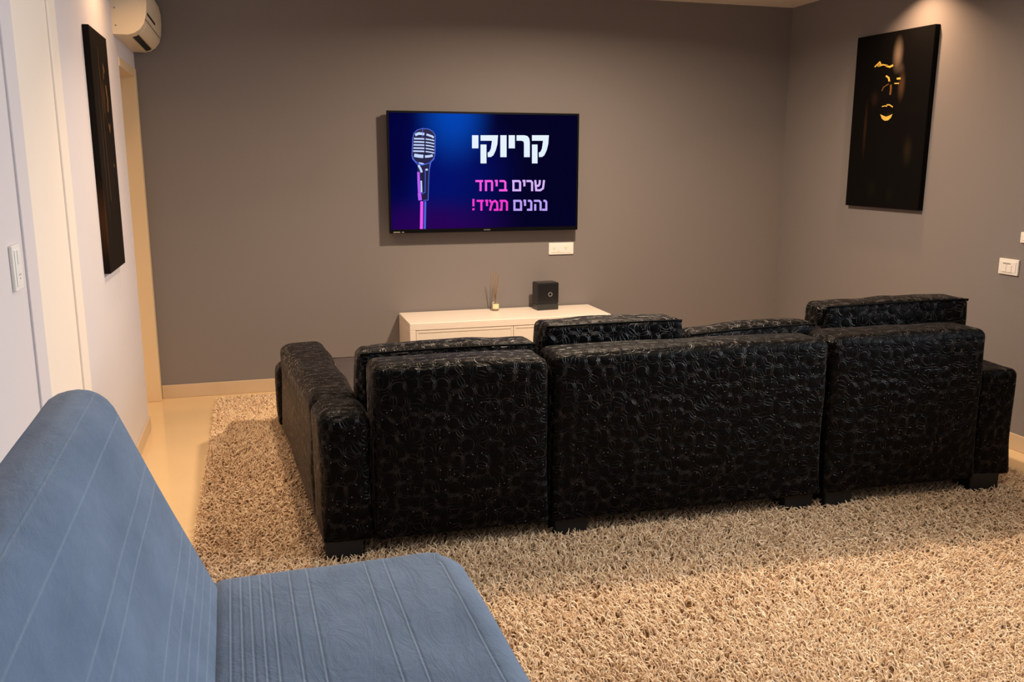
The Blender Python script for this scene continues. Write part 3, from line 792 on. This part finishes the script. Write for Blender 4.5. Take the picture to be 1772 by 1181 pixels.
strokes_obj('lettering', [[(605, 918), (688, 918), (700, 934), (700, 1027), (620, 1027), (620, 918)], [(728, 916), (748, 916), (748, 980)], [(782, 918), (812, 918), (824, 934), (824, 1027), (772, 1027)],
    [(856, 918), (920, 918), (938, 936), (938, 1038)], [(872, 958), (872, 1038)], [(972, 918), (996, 918), (1008, 934), (1008, 1027), (955, 1027)]], tf, tplane, 25, E_LILAC, screen)
# microphone picture, drawing units of its own
mf = hom((0, 709, 0, 1181), ((.815, 1.677), (1.242, 1.683), (.797, .986), (1.235, .977)))
E_MW = emit_mat('screen_silver', srgb(190, 210, 255), 1.0)
E_MB = emit_mat('screen_steel_blue', srgb(70, 100, 215), 1.0)
E_MD = emit_mat('screen_navy', srgb(6, 8, 62), 1.0)
E_MP = emit_mat('screen_violet', srgb(180, 90, 240), 1.0)
E_MM = emit_mat('screen_hot_pink', srgb(232, 80, 240), 1.0)
tplane2 = lambda q: (q[0], TY-.0008, q[1])
tplane3 = lambda q: (q[0], TY-.0014, q[1])
head = [(200, 225), (212, 180), (245, 145), (300, 130), (360, 135), (405, 160), (430, 200), (428, 380), (416, 440), (370, 480), (290, 495), (225, 460), (192, 410)]
strokes_obj('microphone_body', [], mf, tplane2, 10, E_MD, screen, [head, [(245, 480), (375, 480), (365, 865), (255, 865)]])
strokes_obj('microphone_outline', [(head+[head[0]], 7), ([(192, 400), (200, 440), (245, 490), (300, 500), (370, 480), (416, 430)], 8), ([(376, 480), (365, 600), (356, 860), (310, 862)], 7), ([(328, 545), (326, 780), (290, 795)], 7),
    ([(416, 440), (385, 470), (372, 530)], 8), ([(300, 130), (300, 215)], 6)], mf, tplane3, 7, E_MB, screen)
gl = []
for i, z in enumerate((232, 264, 295, 327, 358)):
    gl.append(([(212-i*2, z), (300, z+2), (318, z+4)], 15)); gl.append(([(332, z+4), (385, z+12), (420, z+20)], 12))
gl += [([(225, 195), (262, 180), (318, 186)], 26), ([(340, 190), (395, 208), (415, 222)], 20), ([(215, 400), (262, 408), (308, 412)], 34), ([(325, 414), (372, 410), (404, 402)], 24),
       ([(258, 500), (282, 545), (292, 575)], 22), ([(330, 545), (354, 548)], 18), ([(262, 478), (312, 488)], 14), ([(286, 660), (290, 780)], 16)]
for g_ in gl: strokes_obj('grille_bar', [g_], mf, tplane3, 14, E_MW, screen)
strokes_obj('microphone_handle', [([(258, 570), (262, 700), (268, 800)], 26), ([(268, 790), (276, 862)], 36)], mf, tplane3, 10, E_MP, screen)
strokes_obj('microphone_stand', [([(292, 872), (288, 1170)], 30)], mf, tplane3, 10, E_MM, screen)
strokes_obj('microphone_stand', [([(328, 872), (322, 1170)], 20)], mf, tplane3, 10, E_MB, screen)
# small maker's wordmark and sticker on the lower bezel
bmx = bmesh.new()
for k in range(7): add_box(bmx, 1.375+k*.0062-lx, 1.3795+k*.0062-lx, TY-.0052-ly, TY-.004-ly, .978-lz, .985-lz)
obj('bezel_wordmark', bmx, M_CHROME, tv)
bmx = bmesh.new(); add_box(bmx, .800-lx, .842-lx, TY-.0052-ly, TY-.004-ly, .974-lz, .980-lz); add_box(bmx, .853-lx, .866-lx, TY-.0052-ly, TY-.004-ly, .974-lz, .979-lz)
obj('bezel_sticker', bmx, M_PLATEG, tv)

# ================================================================== CONSOLE
CX0, CX1, CY0, CZ = .833, 2.117, 5.092, .4605
con = tag(empty('media_console', ((CX0+CX1)/2, YB, 0)), 'low white lacquered console with framed door fronts under the television', 'cabinet')
def cb(name, x0, x1, y0, y1, z0, z1, m, bev=.002, parent=con):
    lx, ly, lz = con.location
    return box(name, x0-lx, x1-lx, y0-ly, y1-ly, z0-lz, z1-lz, m, parent, bev, 1)
cb('top', CX0, CX1, CY0, YB-.012, CZ-.042, CZ, M_CONS)
cb('side_panel', CX0, CX0+.036, CY0, YB-.013, .06, CZ-.0425, M_CONS)
cb('side_panel', CX1-.036, CX1, CY0, YB-.013, .06, CZ-.0425, M_CONS)
cb('bottom_panel', CX0+.0365, CX1-.0365, CY0, YB-.013, .06, .096, M_CONS)
cb('back_panel', CX0+.037, CX1-.037, YB-.025, YB-.014, .097, CZ-.043, M_CONS)
cb('plinth', CX0+.04, CX1-.04, CY0+.04, YB-.03, 0, .0595, M_CONS)
for a, b in ((CX0+.0378, 1.4735), (1.4755, CX1-.0378)):
    d = cb('cabinet_door', a, b, CY0+.005, CY0+.023, .0975, CZ-.0435, M_CONSD, .0008)
    lx, ly, lz = con.location
    bm = bmesh.new()
    for q in ((a+.001, a+.014, .10, CZ-.0465), (b-.014, b-.001, .10, CZ-.0465), (a+.0145, b-.0145, CZ-.060, CZ-.0465), (a+.0145, b-.0145, .10, .114)):
        add_box(bm, q[0]-lx, q[1]-lx, CY0+.0025-ly, CY0+.0052-ly, q[2], q[3], .001, 1)
    obj('door_moulding', bm, M_CONSD, d)

# reed diffuser
rd = tag(empty('reed_diffuser', (1.447, 5.425, CZ)), 'small glass reed diffuser with cream label and five thin sticks on the white console', 'diffuser')
bm = bmesh.new(); add_lathe(bm, [(.020, 0), (.0235, .003), (.0235, .046), (.021, .053), (.010, .060), (.009, .074), (.0105, .075), (.0105, .079), (.007, .079)], 0, 0, 20)
obj('bottle', bm, M_GLASS, rd, True)
bm = bmesh.new(); add_lathe(bm, [(.019, .003), (.0215, .005), (.0215, .034), (.019, .035)], 0, 0, 20); obj('oil', bm, M_OIL, rd, True)
bm = bmesh.new()
n = 10
vs = []
for k in range(n+1):
    a = math.radians(-150+120*k/n)
    for z in (.014, .046): vs.append(bm.verts.new((.0242*math.cos(a), .0242*math.sin(a), z)))
for k in range(n): bm.faces.new((vs[2*k], vs[2*k+2], vs[2*k+3], vs[2*k+1]))
obj('paper_label', bm, M_LABEL, rd)
for dx, dy, h in ((-.030, .012, .235), (-.017, -.010, .250), (.006, .014, .245), (.020, -.006, .240), (.028, .010, .230)):
    tube('reed', [(-dx*.28, -dy*.3, .012), (dx, dy, h)], .0017, M_REED, rd, 6)

# black box with ring emblem
rb = tag(empty('router', (1.778, 5.395, CZ), math.radians(4)), 'small black box with a silver ring emblem and grey lower band on the white console', 'router')
def rbx(name, x0, x1, y0, y1, z0, z1, m, bev=0): return box(name, x0, x1, y0, y1, z0, z1, m, rb, bev, 3)
rbx('body', -.074, .074, -.05, .05, .040, .178, M_BLACKP, .007)
rbx('lower_band', -.073, .073, -.049, .049, .0, .0395, M_DARKG, .005)
bm = bmesh.new(); n = 24; ring = [[], [], [], []]
for k in range(n):
    a = 2*math.pi*k/n
    for j, (rr, yy) in enumerate(((.0095, -.0505), (.0150, -.0505), (.0150, -.053), (.0095, -.053))):
        ring[j].append(bm.verts.new((.013+rr*math.cos(a), yy, .103+rr*math.sin(a))))
for k in range(n):
    for j in range(4): bm.faces.new((ring[j][k], ring[j][(k+1) % n], ring[(j+1) % 4][(k+1) % n], ring[(j+1) % 4][k]))
obj('ring_emblem', bm, M_CHROME, rb)
rbx('top_seam', -.067, .067, -.045, .045, .1775, .1795, M_DARKG, .0008)

# ================================================================== SOCKETS AND PLATES
def plate(name, loc, w_, h, normal, label, cat, modules, group=None):
    """normal 'y' faces -Y, 'l' faces -X (right wall), 'r' faces +X (left wall)"""
    rz = {'y': 0, 'l': -math.pi/2, 'r': math.pi/2}[normal]
    o = tag(empty(name, loc, rz), label, cat, group)
    box('cover_plate', -w_/2, w_/2, -.010, 0, -h/2, h/2, M_PLATE, o, .003, 2)
    box('module_frame', -w_/2+.012, w_/2-.012, -.0125, -.0102, -h/2+.012, h/2-.012, M_PLATE, o, .001, 1)
    for (mx_, mz, kind) in modules:
        if kind == 'hole':
            bm = bmesh.new()
            for dx, dz in ((-.006, .004), (.006, .004), (0, -.006)):
                c0 = Vector((mx_+dx, -.0129, mz+dz))
                add_tube(bm, [c0, c0+Vector((0, .001, 0))], .0022, 8)
            obj('socket_holes', bm, M_SLOT, o)
        else:
            box('switch_rocker', mx_-.011, mx_+.011, -.0150, -.0127, mz-.018, mz+.018, M_PLATE, o, .001, 1)
    return o
plate('wall_socket', (1.922, YB, .842), .172, .078, 'y', 'white wall socket plate just below the right end of the television', 'socket', [(-.05, 0, 'hole'), (-.02, 0, 'sw'), (.03, 0, 'hole')])
p = plate('wall_thermostat', (XR, 3.483, .897), .118, .078, 'l', 'white rectangular switch plate with grey print on the grey right wall', 'switch', [(-.02, -.008, 'sw'), (.012, -.008, 'sw')])
bm = bmesh.new()
for k in range(6): add_box(bm, -.030+k*.008, -.0245+k*.008, -.0134, -.0124, .012, .019)
obj('printed_text', bm, M_PLATEG, p)
p.name = 'switch_plate'
plate('switch_plate', (XR, 3.372, 1.047), .118, .052, 'l', 'white switch plate at the right edge, cut by the frame, above the other plate', 'switch', [(0, 0, 'sw')])
plate('switch_plate', (XL, 2.548, 1.130), .080, .118, 'r', 'white switch plate on the pale left wall beside the near door', 'switch', [(0, .028, 'sw'), (0, -.022, 'hole')])

# ================================================================== PICTURES
pic = tag(empty('wall_picture', (XR, 4.43, 1.635)), 'black canvas of a dark face with gold lips on the grey right wall', 'picture')
bm = bmesh.new(); x0 = -.034
A = [(4.110, 2.128), (4.752, 2.138), (4.752, 1.142), (4.116, 1.140)]
vs = [bm.verts.new((x0, y-4.43, z-1.635)) for y, z in A] + [bm.verts.new((0, y-4.43, z-1.635)) for y, z in A]
for f_ in ((0, 1, 2, 3), (7, 6, 5, 4), (0, 4, 5, 1), (1, 5, 6, 2), (2, 6, 7, 3), (3, 7, 4, 0)): bm.faces.new([vs[i] for i in f_])
bmesh.ops.bevel(bm, geom=list(bm.edges), offset=.002, segments=1, affect='EDGES')
def face_canvas():
    """black print with soft dark-brown lit areas of a face, all flat colour"""
    m = M_CANVAS.copy(); m.name = 'portrait_canvas'; nt = m.node_tree; N = nt.nodes; L = nt.links; b = N['Principled BSDF']
    tc = N.new('ShaderNodeTexCoord'); prev = (.0035, .003, .003, 1)
    for (yy, zz, ry, rz_, col) in ((4.385, 2.00, .055, .12, srgb(116, 100, 86)), (4.36, 1.925, .05, .04, srgb(70, 58, 50)), (4.335, 1.83, .040, .11, srgb(74, 54, 40)),
                                   (4.555, 1.77, .05, .06, srgb(34, 24, 18)), (4.42, 1.665, .04, .03, srgb(34, 26, 22)), (4.62, 1.60, .02, .22, srgb(44, 28, 20)),
                                   (4.24, 1.47, .05, .11, srgb(34, 27, 16)), (4.44, 1.88, .16, .26, srgb(12, 8, 7)), (4.52, 1.25, .06, .08, srgb(16, 16, 10)), (4.36, 1.22, .04, .06, srgb(16, 18, 8))):
        mp = N.new('ShaderNodeMapping'); mp.inputs['Scale'].default_value = (0, 1/ry, 1/rz_); mp.inputs['Location'].default_value = (0, -(yy-4.43)/ry, -(zz-1.635)/rz_)
        L.new(tc.outputs['Object'], mp.inputs[0])
        ln = N.new('ShaderNodeVectorMath'); ln.operation = 'LENGTH'; L.new(mp.outputs[0], ln.inputs[0])
        r = N.new('ShaderNodeMapRange'); r.interpolation_type = 'SMOOTHSTEP'; r.inputs[1].default_value = 0; r.inputs[2].default_value = 1; r.inputs[3].default_value = 1; r.inputs[4].default_value = 0
        L.new(ln.outputs['Value'], r.inputs[0])
        mx = N.new('ShaderNodeMix'); mx.data_type = 'RGBA'; mx.blend_type = 'LIGHTEN'; L.new(r.outputs[0], mx.inputs[0]); mx.inputs[7].default_value = col
        if isinstance(prev, tuple): mx.inputs[6].default_value = prev
        else: L.new(prev, mx.inputs[6])
        prev = mx.outputs[2]
    L.new(prev, b.inputs['Base Color'])
    return m
cv = obj('canvas', bm, face_canvas(), pic)
pf = hom((20, 430, 0, 1085), ((4.743, 2.089), (4.225, 2.028), (4.655, 1.145), (4.17, 1.136)))
# drawing units -> (y,z) on the picture plane; bilinear from four measured corners
pplane = lambda q: (XR-.0352, q[0], q[1])
class _P:  # canvas children use the picture's origin
    pass
strokes_obj('gold_eyebrow', [([(145, 138), (180, 105), (188, 118), (165, 132)], 9), ([(170, 132), (205, 122), (235, 128)], 9), ([(225, 130), (250, 136), (272, 124)], 12)], pf, pplane, 9, M_GOLD, cv)
for g_ in (([(226, 195), (245, 208), (250, 232)], 12), ([(300, 213), (325, 210)], 12), ([(285, 244), (316, 243)], 7)): strokes_obj('gold_eye', [g_], pf, pplane, 9, M_GOLD, cv)
strokes_obj('gold_nose', [([(262, 252), (262, 290), (258, 320)], 12), ([(200, 296), (212, 270), (246, 248)], 6)], pf, pplane, 9, M_GOLDD, cv)
strokes_obj('gold_lip', [([(204, 400), (228, 394), (240, 398)], 6), ([(236, 388), (256, 386), (280, 400)], 8)], pf, pplane, 9, M_GOLD, cv)
strokes_obj('gold_lip', [], pf, pplane, 9, M_GOLD, cv, [[(194, 452), (215, 460), (236, 466), (258, 458), (280, 446), (268, 474), (250, 490), (225, 494), (206, 480)]])

pic2 = tag(empty('wall_picture', (XL, 4.02, 1.44)), 'narrow black canvas with a gold-streaked figure on the pale left wall, seen edge-on', 'picture')
bm = bmesh.new(); add_box(bm, .001, .026, -.12, .305, -.49, .485, .002, 1)
def canvas2():
    m = M_CANVAS.copy(); m.name = 'figure_canvas'; nt = m.node_tree; N = nt.nodes; L = nt.links; b = N['Principled BSDF']
    tc = N.new('ShaderNodeTexCoord'); prev = (.010, .007, .005, 1)
    for (yy, zz, ry, rz_, col) in ((-.15, -.28, .06, .22, srgb(92, 56, 28)), (.10, .22, .06, .12, srgb(60, 40, 20)), (-.02, .0, .015, .5, srgb(52, 42, 34)), (.12, -.1, .10, .3, srgb(28, 18, 12))):
        mp = N.new('ShaderNodeMapping'); mp.inputs['Scale'].default_value = (0, 1/ry, 1/rz_); mp.inputs['Location'].default_value = (0, -yy/ry, -zz/rz_)
        L.new(tc.outputs['Object'], mp.inputs[0])
        ln = N.new('ShaderNodeVectorMath'); ln.operation = 'LENGTH'; L.new(mp.outputs[0], ln.inputs[0])
        r = N.new('ShaderNodeMapRange'); r.interpolation_type = 'SMOOTHSTEP'; r.inputs[1].default_value = 0; r.inputs[2].default_value = 1; r.inputs[3].default_value = 1; r.inputs[4].default_value = 0
        L.new(ln.outputs['Value'], r.inputs[0])
        mx = N.new('ShaderNodeMix'); mx.data_type = 'RGBA'; mx.blend_type = 'LIGHTEN'; L.new(r.outputs[0], mx.inputs[0]); mx.inputs[7].default_value = col
        if isinstance(prev, tuple): mx.inputs[6].default_value = prev
        else: L.new(prev, mx.inputs[6])
        prev = mx.outputs[2]
    L.new(prev, b.inputs['Base Color'])
    return m
cv2 = obj('canvas', bm, canvas2(), pic2)
id2 = lambda q: q
pl2 = lambda q: (XL+.0272, 4.09+q[0], 1.44+q[1])
strokes_obj('gold_streak', [([(.060, .30), (.075, .36), (.10, .33)], .012), ([(.10, .28), (.12, .22), (.105, .17)], .022), ([(.09, .12), (.115, .09), (.13, .12)], .014)], id2, pl2, .01, M_GOLDD, cv2)
strokes_obj('gold_streak', [([(.135, -.055), (.15, -.055)], .014), ([(-.03, .42), (-.035, .1), (-.02, -.2)], .004)], id2, pl2, .01, M_GOLDD, cv2)

# ================================================================== AIR CONDITIONER
ac = tag(empty('air_conditioner', (XL, 5.1, 2.0)), 'cream wall-mounted air conditioner above the corner doorway on the left wall', 'air conditioner')
prof = [(x_*.955, z_) for x_, z_ in ((0.0, .0), (.070, .0), (.098, .008), (.126, .026), (.148, .054), (.160, .095), (.166, .15), (.166, .20), (.158, .245), (.138, .275), (.10, .285), (0, .285))]
A0, A1 = 4.76, 5.49
def extr(name, pr_, y0, y1, m, parent, off=0.0):
    bm = bmesh.new()
    a = [bm.verts.new((x, y0-5.1, z)) for x, z in pr_]; b = [bm.verts.new((x, y1-5.1, z)) for x, z in pr_]
    bm.faces.new(a); bm.faces.new(b[::-1]); n = len(pr_)
    for i in range(n): bm.faces.new((a[i], b[i], b[(i+1) % n], a[(i+1) % n]))
    return obj(name, bm, m, parent)
extr('body', [(x*1.0, z) for x, z in prof], A0+.004, A1, M_ACW, ac)
extr('end_cap', [(x*1.006, z) for x, z in prof], A0-.006, A0+.0035, M_ACW, ac)
# louver on the curved lower front and the dark outlet slot
def strip(name, i0, t0, i1, t1, y0, y1, d, m, th=.004):
    p0 = Vector(prof[i0]).lerp(Vector(prof[i0+1]), t0); p1 = Vector(prof[i1]).lerp(Vector(prof[i1+1]), t1)
    mid = [Vector(prof[k]) for k in range(i0+1, i1+1)]
    pts = [p0]+mid+[p1]
    bm = bmesh.new(); cen = Vector((.05, .14)); rows = []
    for p in pts:
        nn = (p-cen).normalized()
        rows.append([bm.verts.new(((p+nn*dd).x, yy-5.1, (p+nn*dd).y)) for dd, yy in ((d-th, y0), (d, y0), (d, y1), (d-th, y1))])
    for i in range(len(rows)-1):
        for k in range(4): bm.faces.new((rows[i][k], rows[i][(k+1) % 4], rows[i+1][(k+1) % 4], rows[i+1][k]))
    bm.faces.new(rows[0]); bm.faces.new(rows[-1][::-1])
    return obj(name, bm, m, ac)
strip('outlet_slot', 1, .3, 2, .3, A0+.10, A1-.06, .0022, M_SLOT)
strip('louver', 2, .45, 4, .1, A0+.06, A1-.05, .005, M_ACW, .004)
strip('seam', 4, .5, 4, .56, A0+.01, A1-.02, .002, M_SLOT, .003)
strip('display_window', 5, .1, 5, .3, A0+.05, A0+.4, .002, M_SLOT, .003)
for z in (.04, .12, .2):
    c0 = Vector((.015, A0-.008-5.1, z)); bm = bmesh.new(); add_tube(bm, [c0, c0+Vector((0, .003, 0))], .004, 8); obj('screw', bm, M_PLATEG, ac)
